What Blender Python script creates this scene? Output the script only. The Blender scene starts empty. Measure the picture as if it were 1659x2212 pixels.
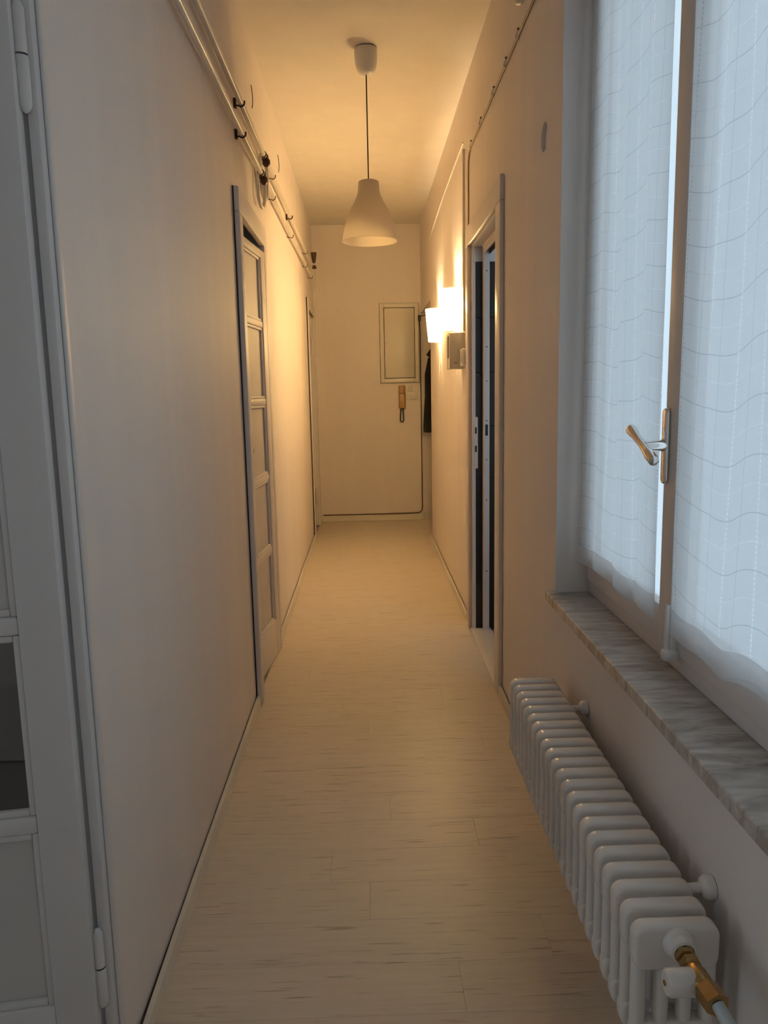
import bpy, bmesh, math, random
from mathutils import Vector, Matrix
random.seed(7)
PI = math.pi
sc = bpy.context.scene
COL = sc.collection

# ------------------------------------------------------------------ camera
cam_d = bpy.data.cameras.new('camera')
cam = bpy.data.objects.new('camera', cam_d); COL.objects.link(cam)
XV = Vector((0.99952625, -0.02328912, 0.02012218))   # world X / Y / down axes as seen in camera space
YV = Vector((-0.02349991, -0.15527791, 0.98759127))
DV = Vector((0.0198756, 0.98759627, 0.15575163))
right = Vector((XV[0], YV[0], -DV[0])); up = -Vector((XV[1], YV[1], -DV[1])); back = -Vector((XV[2], YV[2], -DV[2]))
m = Matrix((right, up, back)).transposed().to_4x4(); m.translation = Vector((0, 0, 1.35))
cam.matrix_world = m
cam_d.sensor_fit = 'HORIZONTAL'; cam_d.sensor_width = 36.0; cam_d.lens = 36.0 * 1660 / 1659
cam_d.clip_start = 0.02; cam_d.clip_end = 100
sc.camera = cam

# ------------------------------------------------------------------ sky and exposure
W = bpy.data.worlds.new('overcast_sky'); sc.world = W; W.use_nodes = True
bg = W.node_tree.nodes['Background']
bg.inputs[0].default_value = (0.69, 0.85, 1.0, 1); bg.inputs[1].default_value = 1.65
sc.view_settings.view_transform = 'Standard'; sc.view_settings.look = 'None'
sc.view_settings.gamma = 1; sc.view_settings.use_curve_mapping = False
sc.view_settings.exposure = 0.0
SCONCE_W = 52.0

def portal(loc, rot, sx, sy):
    l = bpy.data.lights.new('sky_portal', 'AREA'); l.shape = 'RECTANGLE'; l.size = sx; l.size_y = sy
    l.cycles.is_portal = True
    o = bpy.data.objects.new('sky_portal', l); o.location = loc; o.rotation_euler = rot; COL.objects.link(o)

# ------------------------------------------------------------------ materials
def new_mat(name):
    mt = bpy.data.materials.new(name); mt.use_nodes = True
    nt = mt.node_tree; b = nt.nodes['Principled BSDF']
    return mt, nt, b
def N(nt, t, **kw):
    n = nt.nodes.new(t)
    for k, v in kw.items(): setattr(n, k, v)
    return n
def simple(name, col, rough=.5, metal=0, spec=.5, bump=0, bscale=200, var=0, vscale=6):
    mt, nt, b = new_mat(name)
    b.inputs['Base Color'].default_value = (*col, 1); b.inputs['Roughness'].default_value = rough
    b.inputs['Metallic'].default_value = metal; b.inputs['Specular IOR Level'].default_value = spec
    g = N(nt, 'ShaderNodeNewGeometry')
    if var:
        n = N(nt, 'ShaderNodeTexNoise'); n.inputs['Scale'].default_value = vscale; n.inputs['Detail'].default_value = 4
        nt.links.new(g.outputs['Position'], n.inputs['Vector'])
        mx = N(nt, 'ShaderNodeMix', data_type='RGBA')
        mx.inputs[6].default_value = (*[c * (1 - var) for c in col], 1); mx.inputs[7].default_value = (*[min(1, c * (1 + var)) for c in col], 1)
        nt.links.new(n.outputs['Fac'], mx.inputs[0]); nt.links.new(mx.outputs[2], b.inputs['Base Color'])
    if bump:
        n = N(nt, 'ShaderNodeTexNoise'); n.inputs['Scale'].default_value = bscale; n.inputs['Detail'].default_value = 3
        nt.links.new(g.outputs['Position'], n.inputs['Vector'])
        bp = N(nt, 'ShaderNodeBump'); bp.inputs['Strength'].default_value = bump; bp.inputs['Distance'].default_value = .002
        nt.links.new(n.outputs['Fac'], bp.inputs['Height']); nt.links.new(bp.outputs['Normal'], b.inputs['Normal'])
    return mt
def wall_paint(name, col, rough=.6):
    mt, nt, b = new_mat(name)
    g = N(nt, 'ShaderNodeNewGeometry')
    mp = N(nt, 'ShaderNodeMapping'); mp.inputs['Scale'].default_value = (3.2, 3.2, .22)
    nt.links.new(g.outputs['Position'], mp.inputs['Vector'])
    n = N(nt, 'ShaderNodeTexNoise'); n.inputs['Scale'].default_value = 2.2; n.inputs['Detail'].default_value = 5
    nt.links.new(mp.outputs[0], n.inputs['Vector'])
    mx = N(nt, 'ShaderNodeMix', data_type='RGBA')
    mx.inputs[6].default_value = (*[c * .93 for c in col], 1); mx.inputs[7].default_value = (*[min(1, c * 1.04) for c in col], 1)
    nt.links.new(n.outputs['Fac'], mx.inputs[0]); nt.links.new(mx.outputs[2], b.inputs['Base Color'])
    n2 = N(nt, 'ShaderNodeTexNoise'); n2.inputs['Scale'].default_value = 26; n2.inputs['Detail'].default_value = 6
    nt.links.new(g.outputs['Position'], n2.inputs['Vector'])
    bp = N(nt, 'ShaderNodeBump'); bp.inputs['Strength'].default_value = .25; bp.inputs['Distance'].default_value = .004
    nt.links.new(n2.outputs['Fac'], bp.inputs['Height']); nt.links.new(bp.outputs['Normal'], b.inputs['Normal'])
    b.inputs['Roughness'].default_value = rough; b.inputs['Specular IOR Level'].default_value = .35
    return mt

M = {}
M['wall'] = wall_paint('wall_paint', (.86, .78, .73))
M['ceil'] = wall_paint('ceiling_paint', (.82, .765, .70), .8)
M['wood_white'] = simple('white_gloss_wood', (.79, .725, .69), .46, bump=.12, bscale=60, var=.03)
M['frost'] = simple('frosted_pane', (.70, .64, .59), .55, var=.03, vscale=3)
M['plastic'] = simple('ivory_plastic', (.76, .71, .62), .35)
M['whiteplastic'] = simple('white_plastic', (.82, .80, .76), .35)
M['radiator'] = simple('radiator_enamel', (.82, .755, .70), .22, bump=.05, bscale=40)
M['brass'] = simple('aged_brass', (.42, .26, .10), .34, metal=.9, var=.25, vscale=60)
M['chrome'] = simple('polished_chrome', (.78, .76, .73), .12, metal=1)
M['dark_metal'] = simple('dark_bronze', (.07, .035, .02), .45, metal=.4)
M['black'] = simple('black_rubber', (.018, .016, .015), .5)
M['pipe'] = simple('painted_pipe', (.74, .68, .60), .3, bump=.1, bscale=40)
M['grey_pipe'] = simple('pale_grey_pipe', (.55, .60, .60), .4)
M['dark_tile'] = simple('charcoal_tile', (.013, .012, .012), .5, var=.15, vscale=20)
M['grout'] = simple('grey_grout', (.06, .06, .06), .8)
M['bath_white'] = simple('bathroom_white_paint', (.80, .82, .84), .6)
M['coat'] = simple('black_wool', (.014, .013, .014), .9, bump=.6, bscale=500)
M['phone'] = simple('tan_plastic', (.42, .25, .09), .32)
M['canopy'] = simple('lamp_plastic', (.78, .75, .72), .4)
M['gold'] = simple('polished_brass', (.85, .62, .25), .15, metal=1)
M['room_floor'] = simple('room_tile_floor', (.45, .40, .36), .5)
M['gap'] = simple('painted_gap_shade', (.05, .04, .035), .9)  # near-black fill that paints the shade inside narrow gaps
M['dim_room_wall'] = simple('dim_room_shade_blue', (.10, .14, .21), .7, var=.05)  # dark blue base colour stands in for the dimness of the middle room
M['bulb'] = simple('bulb_glass', (.8, .78, .74), .3)

# ---- floor boards: pale washed grain running across the corridor
def floor_mat():
    mt, nt, b = new_mat('washed_wood_floor')
    g = N(nt, 'ShaderNodeNewGeometry'); oi = N(nt, 'ShaderNodeObjectInfo')
    add = N(nt, 'ShaderNodeVectorMath', operation='MULTIPLY_ADD')
    cmb = N(nt, 'ShaderNodeCombineXYZ')
    for i in (0, 1, 2): nt.links.new(oi.outputs['Random'], cmb.inputs[i])
    nt.links.new(cmb.outputs[0], add.inputs[0]); add.inputs[1].default_value = (17, 11, 5)
    nt.links.new(g.outputs['Position'], add.inputs[2])
    mp = N(nt, 'ShaderNodeMapping'); mp.inputs['Scale'].default_value = (2.6, 42, 1)
    nt.links.new(add.outputs[0], mp.inputs['Vector'])
    n = N(nt, 'ShaderNodeTexNoise'); n.inputs['Scale'].default_value = 1.6; n.inputs['Detail'].default_value = 6; n.inputs['Roughness'].default_value = .6
    nt.links.new(mp.outputs[0], n.inputs['Vector'])
    cr = N(nt, 'ShaderNodeValToRGB')
    e = cr.color_ramp.elements
    e[0].position = .30; e[0].color = (.735, .64, .52, 1)
    e[1].position = .70; e[1].color = (.675, .575, .46, 1)
    nt.links.new(n.outputs['Fac'], cr.inputs[0])
    # short dark dashes
    mp2 = N(nt, 'ShaderNodeMapping'); mp2.inputs['Scale'].default_value = (5.5, 105, 1)
    nt.links.new(add.outputs[0], mp2.inputs['Vector'])
    n2 = N(nt, 'ShaderNodeTexNoise'); n2.inputs['Scale'].default_value = 1.2; n2.inputs['Detail'].default_value = 3
    nt.links.new(mp2.outputs[0], n2.inputs['Vector'])
    cr2 = N(nt, 'ShaderNodeValToRGB')
    cr2.color_ramp.elements[0].position = .61; cr2.color_ramp.elements[0].color = (0, 0, 0, 1)
    cr2.color_ramp.elements[1].position = .70; cr2.color_ramp.elements[1].color = (.62, .62, .62, 1)
    nt.links.new(n2.outputs['Fac'], cr2.inputs[0])
    mx = N(nt, 'ShaderNodeMix', data_type='RGBA'); mx.inputs[7].default_value = (.30, .235, .18, 1)
    nt.links.new(cr2.outputs[0], mx.inputs[0]); nt.links.new(cr.outputs[0], mx.inputs[6])
    nt.links.new(mx.outputs[2], b.inputs['Base Color'])
    b.inputs['Roughness'].default_value = .38; b.inputs['Specular IOR Level'].default_value = .45
    bp = N(nt, 'ShaderNodeBump'); bp.inputs['Strength'].default_value = .12; bp.inputs['Distance'].default_value = .002
    nt.links.new(n.outputs['Fac'], bp.inputs['Height']); nt.links.new(bp.outputs['Normal'], b.inputs['Normal'])
    return mt
M['floor'] = floor_mat()

def marble_mat():
    mt, nt, b = new_mat('grey_marble')
    g = N(nt, 'ShaderNodeNewGeometry')
    mp = N(nt, 'ShaderNodeMapping'); mp.inputs['Scale'].default_value = (4, 15, 8); mp.inputs['Rotation'].default_value = (0, 0, .25)
    nt.links.new(g.outputs['Position'], mp.inputs['Vector'])
    n = N(nt, 'ShaderNodeTexNoise'); n.inputs['Scale'].default_value = 2.2; n.inputs['Detail'].default_value = 8; n.inputs['Roughness'].default_value = .62; n.inputs['Distortion'].default_value = .5
    nt.links.new(mp.outputs[0], n.inputs['Vector'])
    cr = N(nt, 'ShaderNodeValToRGB'); e = cr.color_ramp.elements
    e[0].position = .30; e[0].color = (.24, .20, .175, 1)
    e[1].position = .72; e[1].color = (.66, .64, .60, 1)
    k = e.new(.42); k.color = (.38, .33, .295, 1)
    k = e.new(.52); k.color = (.50, .46, .42, 1)
    nt.links.new(n.outputs['Fac'], cr.inputs[0])
    nt.links.new(cr.outputs[0], b.inputs['Base Color']); b.inputs['Roughness'].default_value = .33
    return mt
M['marble'] = marble_mat()

def glass_mat(name, tr, col=(.9, .95, 1)):
    mt = bpy.data.materials.new(name); mt.use_nodes = True; nt = mt.node_tree; nt.nodes.clear()
    out = N(nt, 'ShaderNodeOutputMaterial')
    t = N(nt, 'ShaderNodeBsdfTransparent'); t.inputs[0].default_value = (*col, 1)
    gl = N(nt, 'ShaderNodeBsdfGlossy'); gl.inputs['Roughness'].default_value = .05
    mx = N(nt, 'ShaderNodeMixShader'); mx.inputs[0].default_value = 1 - tr
    nt.links.new(t.outputs[0], mx.inputs[1]); nt.links.new(gl.outputs[0], mx.inputs[2]); nt.links.new(mx.outputs[0], out.inputs[0])
    return mt
def frosted_mat():
    mt = bpy.data.materials.new('frosted_window_glass'); mt.use_nodes = True; nt = mt.node_tree; nt.nodes.clear()
    out = N(nt, 'ShaderNodeOutputMaterial')
    t = N(nt, 'ShaderNodeBsdfTransparent'); tl = N(nt, 'ShaderNodeBsdfTranslucent'); tl.inputs[0].default_value = (.92, .96, .97, 1)
    gl = N(nt, 'ShaderNodeBsdfGlossy'); gl.inputs['Roughness'].default_value = .15
    m1 = N(nt, 'ShaderNodeMixShader'); m1.inputs[0].default_value = .72
    m2 = N(nt, 'ShaderNodeMixShader'); m2.inputs[0].default_value = .04
    nt.links.new(t.outputs[0], m1.inputs[1]); nt.links.new(tl.outputs[0], m1.inputs[2])
    nt.links.new(m1.outputs[0], m2.inputs[1]); nt.links.new(gl.outputs[0], m2.inputs[2]); nt.links.new(m2.outputs[0], out.inputs[0])
    return mt
M['glass'] = frosted_mat()
M['dusky_glass'] = glass_mat('dusky_glass', .90, (.55, .53, .52))

def sheer_mat():
    mt = bpy.data.materials.new('sheer_curtain'); mt.use_nodes = True; nt = mt.node_tree; nt.nodes.clear()
    out = N(nt, 'ShaderNodeOutputMaterial')
    uv = N(nt, 'ShaderNodeUVMap'); sp = N(nt, 'ShaderNodeSeparateXYZ'); nt.links.new(uv.outputs[0], sp.inputs[0])
    def line(axis, pitch, width, off=0.0):
        a = N(nt, 'ShaderNodeMath', operation='MULTIPLY_ADD'); a.inputs[1].default_value = 1 / pitch; a.inputs[2].default_value = off
        nt.links.new(sp.outputs[axis], a.inputs[0])
        f = N(nt, 'ShaderNodeMath', operation='FRACT'); nt.links.new(a.outputs[0], f.inputs[0])
        l = N(nt, 'ShaderNodeMath', operation='LESS_THAN'); l.inputs[1].default_value = width / pitch
        nt.links.new(f.outputs[0], l.inputs[0]); return l
    dark_v = line(0, .128, .0016, .30); dark_h = line(1, .098, .0018, .0)
    open_v = line(0, .128, .0042, .80); open_h = line(1, .098, .0014, .5)
    dot = line(1, .009, .006)
    ov = N(nt, 'ShaderNodeMath', operation='MULTIPLY'); nt.links.new(open_v.outputs[0], ov.inputs[0]); nt.links.new(dot.outputs[0], ov.inputs[1])
    oh = N(nt, 'ShaderNodeMath', operation='MULTIPLY'); nt.links.new(open_h.outputs[0], oh.inputs[0]); oh.inputs[1].default_value = .5
    op = N(nt, 'ShaderNodeMath', operation='MAXIMUM'); nt.links.new(ov.outputs[0], op.inputs[0]); nt.links.new(oh.outputs[0], op.inputs[1])
    dk = N(nt, 'ShaderNodeMath', operation='MAXIMUM'); nt.links.new(dark_v.outputs[0], dk.inputs[0]); nt.links.new(dark_h.outputs[0], dk.inputs[1])
    colr = N(nt, 'ShaderNodeMix', data_type='RGBA'); colr.inputs[6].default_value = (.86, .87, .88, 1); colr.inputs[7].default_value = (.58, .61, .64, 1)
    nt.links.new(dk.outputs[0], colr.inputs[0])
    df = N(nt, 'ShaderNodeBsdfDiffuse'); tl = N(nt, 'ShaderNodeBsdfTranslucent'); tp = N(nt, 'ShaderNodeBsdfTransparent')
    nt.links.new(colr.outputs[2], df.inputs[0]); nt.links.new(colr.outputs[2], tl.inputs[0])
    m1 = N(nt, 'ShaderNodeMixShader'); m1.inputs[0].default_value = .55
    nt.links.new(df.outputs[0], m1.inputs[1]); nt.links.new(tl.outputs[0], m1.inputs[2])
    # transparency: weave + open threads, hem (v < .05) is a double layer
    fac = N(nt, 'ShaderNodeMath', operation='MULTIPLY_ADD'); fac.inputs[1].default_value = .30; fac.inputs[2].default_value = .16
    nt.links.new(op.outputs[0], fac.inputs[0])
    m2 = N(nt, 'ShaderNodeMixShader')
    nt.links.new(fac.outputs[0], m2.inputs[0]); nt.links.new(m1.outputs[0], m2.inputs[1]); nt.links.new(tp.outputs[0], m2.inputs[2])
    nt.links.new(m2.outputs[0], out.inputs[0])
    return mt
M['sheer'] = sheer_mat()
def hem_mat():
    mt = bpy.data.materials.new('sheer_hem'); mt.use_nodes = True; nt = mt.node_tree; nt.nodes.clear()
    out = N(nt, 'ShaderNodeOutputMaterial'); df = N(nt, 'ShaderNodeBsdfDiffuse'); df.inputs[0].default_value = (.9, .88, .88, 1)
    tp = N(nt, 'ShaderNodeBsdfTransparent'); mx = N(nt, 'ShaderNodeMixShader'); mx.inputs[0].default_value = .6
    nt.links.new(df.outputs[0], mx.inputs[1]); nt.links.new(tp.outputs[0], mx.inputs[2]); nt.links.new(mx.outputs[0], out.inputs[0])
    return mt
M['hem'] = hem_mat()

def lamp_glass_mat(name='lit_opal_glass', tr=.42):
    mt = bpy.data.materials.new(name); mt.use_nodes = True; nt = mt.node_tree; nt.nodes.clear()
    out = N(nt, 'ShaderNodeOutputMaterial')
    df = N(nt, 'ShaderNodeBsdfDiffuse'); df.inputs[0].default_value = (.92, .88, .78, 1)
    tl = N(nt, 'ShaderNodeBsdfTranslucent'); tl.inputs[0].default_value = (1, .93, .72, 1)
    m1 = N(nt, 'ShaderNodeMixShader'); m1.inputs[0].default_value = .55
    m1.inputs[0].default_value = .65
    tp = N(nt, 'ShaderNodeBsdfTransparent'); tp.inputs[0].default_value = (1, .96, .86, 1)
    m2 = N(nt, 'ShaderNodeMixShader'); m2.inputs[0].default_value = tr
    nt.links.new(df.outputs[0], m1.inputs[1]); nt.links.new(tl.outputs[0], m1.inputs[2])
    nt.links.new(m1.outputs[0], m2.inputs[1]); nt.links.new(tp.outputs[0], m2.inputs[2]); nt.links.new(m2.outputs[0], out.inputs[0])
    return mt
M['opal'] = lamp_glass_mat(); M['dense_opal'] = lamp_glass_mat('dense_opal_glass', .08)
def shade_mat():
    mt = bpy.data.materials.new('white_shade_plastic'); mt.use_nodes = True; nt = mt.node_tree; nt.nodes.clear()
    out = N(nt, 'ShaderNodeOutputMaterial')
    df = N(nt, 'ShaderNodeBsdfDiffuse'); df.inputs[0].default_value = (.80, .76, .70, 1)
    tl = N(nt, 'ShaderNodeBsdfTranslucent'); tl.inputs[0].default_value = (.97, .91, .80, 1)
    m1 = N(nt, 'ShaderNodeMixShader'); m1.inputs[0].default_value = .66
    gl = N(nt, 'ShaderNodeBsdfGlossy'); gl.inputs['Roughness'].default_value = .35
    m2 = N(nt, 'ShaderNodeMixShader'); m2.inputs[0].default_value = .03
    nt.links.new(df.outputs[0], m1.inputs[1]); nt.links.new(tl.outputs[0], m1.inputs[2])
    nt.links.new(m1.outputs[0], m2.inputs[1]); nt.links.new(gl.outputs[0], m2.inputs[2]); nt.links.new(m2.outputs[0], out.inputs[0])
    return mt
M['shade'] = shade_mat()

# ------------------------------------------------------------------ mesh helpers
class MB:
    def __init__(self, mtx=None): self.bm = bmesh.new(); self.mtx = mtx
    def _add(self, tmp, mtx=None):
        me = bpy.data.meshes.new('tmp'); tmp.to_mesh(me); tmp.free()
        if mtx: me.transform(mtx)
        if self.mtx: me.transform(self.mtx)
        self.bm.from_mesh(me); bpy.data.meshes.remove(me); return self
    def box(self, x0, x1, y0, y1, z0, z1, bev=0, seg=2, mtx=None):
        t = bmesh.new(); bmesh.ops.create_cube(t, size=1)
        bmesh.ops.scale(t, vec=(abs(x1 - x0), abs(y1 - y0), abs(z1 - z0)), verts=t.verts)
        bmesh.ops.translate(t, vec=((x0 + x1) / 2, (y0 + y1) / 2, (z0 + z1) / 2), verts=t.verts)
        if bev: bmesh.ops.bevel(t, geom=t.edges[:], offset=bev, segments=seg, profile=.5, affect='EDGES', clamp_overlap=True)
        return self._add(t, mtx)
    def tube(self, pts, r, n=12, cap=True, mtx=None):
        pts = [Vector(p) for p in pts]; rs = r if isinstance(r, (list, tuple)) else [r] * len(pts)
        t = bmesh.new(); rings = []; ref = None
        for i, p in enumerate(pts):
            d = (pts[min(i + 1, len(pts) - 1)] - pts[max(i - 1, 0)]).normalized()
            if ref is None:
                ref = Vector((0, 0, 1)) if abs(d.z) < .9 else Vector((1, 0, 0))
            u = (ref - d * ref.dot(d)).normalized(); v = d.cross(u); ref = u
            rings.append([t.verts.new(p + (u * math.cos(2 * PI * k / n) + v * math.sin(2 * PI * k / n)) * rs[i]) for k in range(n)])
        for a, b in zip(rings, rings[1:]):
            for k in range(n): t.faces.new((a[k], a[(k + 1) % n], b[(k + 1) % n], b[k]))
        if cap: t.faces.new(rings[0][::-1]); t.faces.new(rings[-1])
        return self._add(t, mtx)
    def lathe(self, prof, c=(0, 0, 0), n=32, axis='Z', mtx=None, close=False):
        t = bmesh.new(); rings = []
        for r, h in prof:
            if r < 1e-6: rings.append([t.verts.new((0, 0, h))])
            else: rings.append([t.verts.new((r * math.cos(2 * PI * k / n), r * math.sin(2 * PI * k / n), h)) for k in range(n)])
        prs = list(zip(rings, rings[1:])) + ([(rings[-1], rings[0])] if close else [])
        for a, b in prs:
            for k in range(n):
                if len(a) == 1 and len(b) == 1: continue
                if len(a) == 1: t.faces.new((a[0], b[(k + 1) % n], b[k]))
                elif len(b) == 1: t.faces.new((a[k], a[(k + 1) % n], b[0]))
                else: t.faces.new((a[k], a[(k + 1) % n], b[(k + 1) % n], b[k]))
        bmesh.ops.recalc_face_normals(t, faces=t.faces)
        R = Matrix.Identity(4)
        if axis == 'X': R = Matrix.Rotation(PI / 2, 4, 'Y')
        if axis == 'Y': R = Matrix.Rotation(-PI / 2, 4, 'X')
        R = Matrix.Translation(c) @ R
        return self._add(t, (mtx @ R) if mtx else R)
    def prism(self, outline, plane, d0, d1, bev=0, seg=3, mtx=None):
        # outline of 2D points extruded along the remaining axis
        t = bmesh.new()
        def P(u, v, d):
            return {'XZ': (u, d, v), 'YZ': (d, u, v), 'XY': (u, v, d)}[plane]
        A = [t.verts.new(P(u, v, d0)) for u, v in outline]; B = [t.verts.new(P(u, v, d1)) for u, v in outline]
        f0 = t.faces.new(A); f1 = t.faces.new(B[::-1]); k = len(A)
        for i in range(k): t.faces.new((A[i], B[i], B[(i + 1) % k], A[(i + 1) % k]))
        bmesh.ops.recalc_face_normals(t, faces=t.faces)
        if bev:
            es = [e for e in t.edges if (e.verts[0] in A) == (e.verts[1] in A)]
            bmesh.ops.bevel(t, geom=es, offset=bev, segments=seg, profile=.5, affect='EDGES', clamp_overlap=True)
        return self._add(t, mtx)
WL = {}
def wloc(o): return WL.get(o.name, Vector((0, 0, 0)))
def smooth_mesh(me, ang=40):
    for p in me.polygons: p.use_smooth = True
    try: me.set_sharp_from_angle(angle=math.radians(ang))
    except Exception: pass
def build(name, mb, mat, parent=None, smooth=True):
    me = bpy.data.meshes.new(name)
    vs = [v.co for v in mb.bm.verts]
    lo = Vector((min(v.x for v in vs), min(v.y for v in vs), min(v.z for v in vs)))
    hi = Vector((max(v.x for v in vs), max(v.y for v in vs), max(v.z for v in vs)))
    c = Vector(((lo.x + hi.x) / 2, (lo.y + hi.y) / 2, lo.z))
    bmesh.ops.translate(mb.bm, vec=-c, verts=mb.bm.verts)
    mb.bm.to_mesh(me); mb.bm.free()
    if smooth: smooth_mesh(me)
    me.materials.append(M[mat])
    o = bpy.data.objects.new(name, me); COL.objects.link(o)
    if parent is not None:
        o.parent = parent; o.location = c - wloc(parent)
    else: o.location = c
    WL[o.name] = c
    return o
def tag(o, label, cat, group=None, kind=None):
    o['label'] = label; o['category'] = cat
    if group: o['group'] = group
    if kind: o['kind'] = kind
    return o
def thing(name, loc, label, cat, group=None, kind=None):
    o = bpy.data.objects.new(name, None); o.empty_display_size = .05; COL.objects.link(o)
    o.location = loc; WL[o.name] = Vector(loc)
    return tag(o, label, cat, group, kind)
def copy_at(src, parent, world):
    o = src.copy(); COL.objects.link(o); o.parent = parent
    o.location = Vector(world) - (wloc(parent) if parent else Vector((0, 0, 0))); WL[o.name] = Vector(world)
    return o
def rrect(u0, u1, v0, v1, r, n=5):
    pts = []
    for cu, cv, a0 in ((u1 - r, v0 + r, -90), (u1 - r, v1 - r, 0), (u0 + r, v1 - r, 90), (u0 + r, v0 + r, 180)):
        for k in range(n + 1):
            a = math.radians(a0 + 90 * k / n); pts.append((cu + r * math.cos(a), cv + r * math.sin(a)))
    return pts

# ------------------------------------------------------------------ dimensions
XL, XR = -.508, .576      # corridor wall faces
H = 2.99
YB, YF = 8.01, -1.3       # back wall, wall behind the camera
TL = .10                  # partition thickness
D1 = (.50, 1.300); D2 = (3.275, 3.945); D3 = (7.09, 7.80); DH = 2.065
BD = (3.345, 4.225); BH = 2.10
WIN = (.93, 2.315); SILL = .72; WTOP = 2.56
W2 = (-1.05, .15)          # added window behind the viewer, for fill daylight
XW = .678                 # inner face of window frame

# ------------------------------------------------------------------ structure
def wall_boxes(mb, x0, x1, y0, y1, openings, z1=H):
    """wall slab along Y with door / window openings (ya, yb, za, zb)"""
    y = y0
    for ya, yb, za, zb in sorted(openings):
        mb.box(x0, x1, y, ya, 0, z1)
        if za > 0: mb.box(x0, x1, ya, yb, 0, za)
        if zb < z1: mb.box(x0, x1, ya, yb, zb, z1)
        y = yb
    mb.box(x0, x1, y, y1, 0, z1)

# floor slab with planks
fl = MB(); fl.box(-3.7, 2.3, YF - .1, YB + .3, -.12, -.012)
floor = build('floor', fl, 'room_floor', smooth=False)
tag(floor, 'pale washed-wood laminate floor of boards laid across the corridor', 'floor', kind='structure')
PW = .155
ny = int((YB + .1 - YF) / PW)
mesh_cache = {}
def plank(x0, x1, y0, y1):
    key = (round(x1 - x0, 4), round(y1 - y0, 4))
    if key not in mesh_cache:
        t = MB(); t.box(-(x1 - x0) / 2 + .0002, (x1 - x0) / 2 - .0002, -(y1 - y0) / 2 + .0002, (y1 - y0) / 2 - .0002, -.012, 0, bev=.0004, seg=1)
        me = bpy.data.meshes.new('plank'); t.bm.to_mesh(me); t.bm.free(); me.materials.append(M['floor']); mesh_cache[key] = me
    o = bpy.data.objects.new('plank', mesh_cache[key]); COL.objects.link(o); o.parent = floor
    o.location = Vector(((x0 + x1) / 2, (y0 + y1) / 2, 0)) - wloc(floor)
joints = [-.13, .31, .05, -.30, .19, .42, -.02]
for i in range(ny + 1):
    y0 = YF + i * PW; y1 = y0 + PW
    xj = joints[i % 7]; xr = XR if y0 < 6.7 else 1.55
    plank(XL, xj, y0, y1); plank(xj, xr, y0, y1)

mb = MB(); mb.box(-3.7, 2.3, YF - .1, YB + .3, H, H + .1)
tag(build('ceiling', mb, 'ceil', smooth=False), 'plain cream painted ceiling above the corridor', 'ceiling', kind='structure')

mb = MB(); wall_boxes(mb, XL - TL, XL, YF, YB, [(*D1, 0, DH), (*D2, 0, H), (*D3, 0, DH)]); mb.box(XL - .045, XL, D2[0], D2[1], 2.15, H)
tag(build('wall_left', mb, 'wall', smooth=False), 'cream painted left corridor wall with three doorways', 'wall', kind='structure')

# right wall: window bay, panel with round recess, bathroom doorway, far run and lintel
RC = (2.54, 2.123); RR = .043
mb = MB()
mb.box(XR, .90, YF, W2[0], 0, H); mb.box(XR, .90, W2[0], W2[1], 0, SILL - .03); mb.box(XR, .90, W2[0], W2[1], WTOP, H); mb.box(XR, .90, W2[1], WIN[0], 0, H); mb.box(XR, .90, WIN[0], WIN[1], 0, SILL - .03); mb.box(XR, .90, WIN[0], WIN[1], WTOP, H)
y0p, y1p, z0p, z1p = RC[0] - .1, RC[0] + .1, RC[1] - .1, RC[1] + .1
mb.box(XR, .90, WIN[1], y0p, 0, H); mb.box(XR, .90, y0p, y1p, 0, z0p); mb.box(XR, .90, y0p, y1p, z1p, H)
mb.box(XR, .90, y1p, 2.66, 0, H)
t = bmesh.new()   # square panel with round hole
nk = 32
circ = [t.verts.new((XR, RC[0] + RR * math.cos(2 * PI * k / nk), RC[1] + RR * math.sin(2 * PI * k / nk))) for k in range(nk)]
def sq(a):
    c, s = math.cos(a), math.sin(a); q = .1 / max(abs(c), abs(s)); return (XR, RC[0] + q * c, RC[1] + q * s)
outr = [t.verts.new(sq(2 * PI * k / nk)) for k in range(nk)]
for k in range(nk): t.faces.new((circ[k], circ[(k + 1) % nk], outr[(k + 1) % nk], outr[k]))
mb._add(t)
mb.box(XR, XR + TL, 2.66, BD[0], 0, H); mb.box(XR, XR + TL, BD[0], BD[1], BH, H)
mb.box(XR, XR + TL, BD[1], 6.85, 0, H); mb.box(XR, XR + TL, 6.85, YB, 2.12, H)
tag(build('wall_right', mb, 'wall', smooth=False), 'cream painted right corridor wall with window bay and doorways', 'wall', kind='structure')

mb = MB(); mb.box(XL - TL, XR, YB, YB + .1, 0, H); mb.box(XR, 1.7, YB + .03, YB + .1, 0, H)
tag(build('wall_back', mb, 'wall', smooth=False), 'plain cream end wall of the corridor', 'wall', kind='structure')
mb = MB(); mb.box(XL - TL, .90, YF - .1, YF, 0, H)
tag(build('wall_front', mb, 'wall', smooth=False), 'wall behind the viewer closing the corridor', 'wall', kind='structure')
mb = MB(); mb.box(XR + TL, 1.7, 6.75, 6.85, 0, H); mb.box(1.6, 1.7, 6.85, YB + .03, 0, H)
tag(build('wall_alcove', mb, 'wall', smooth=False), 'side walls of the entrance alcove behind the coat', 'wall', kind='structure')

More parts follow.
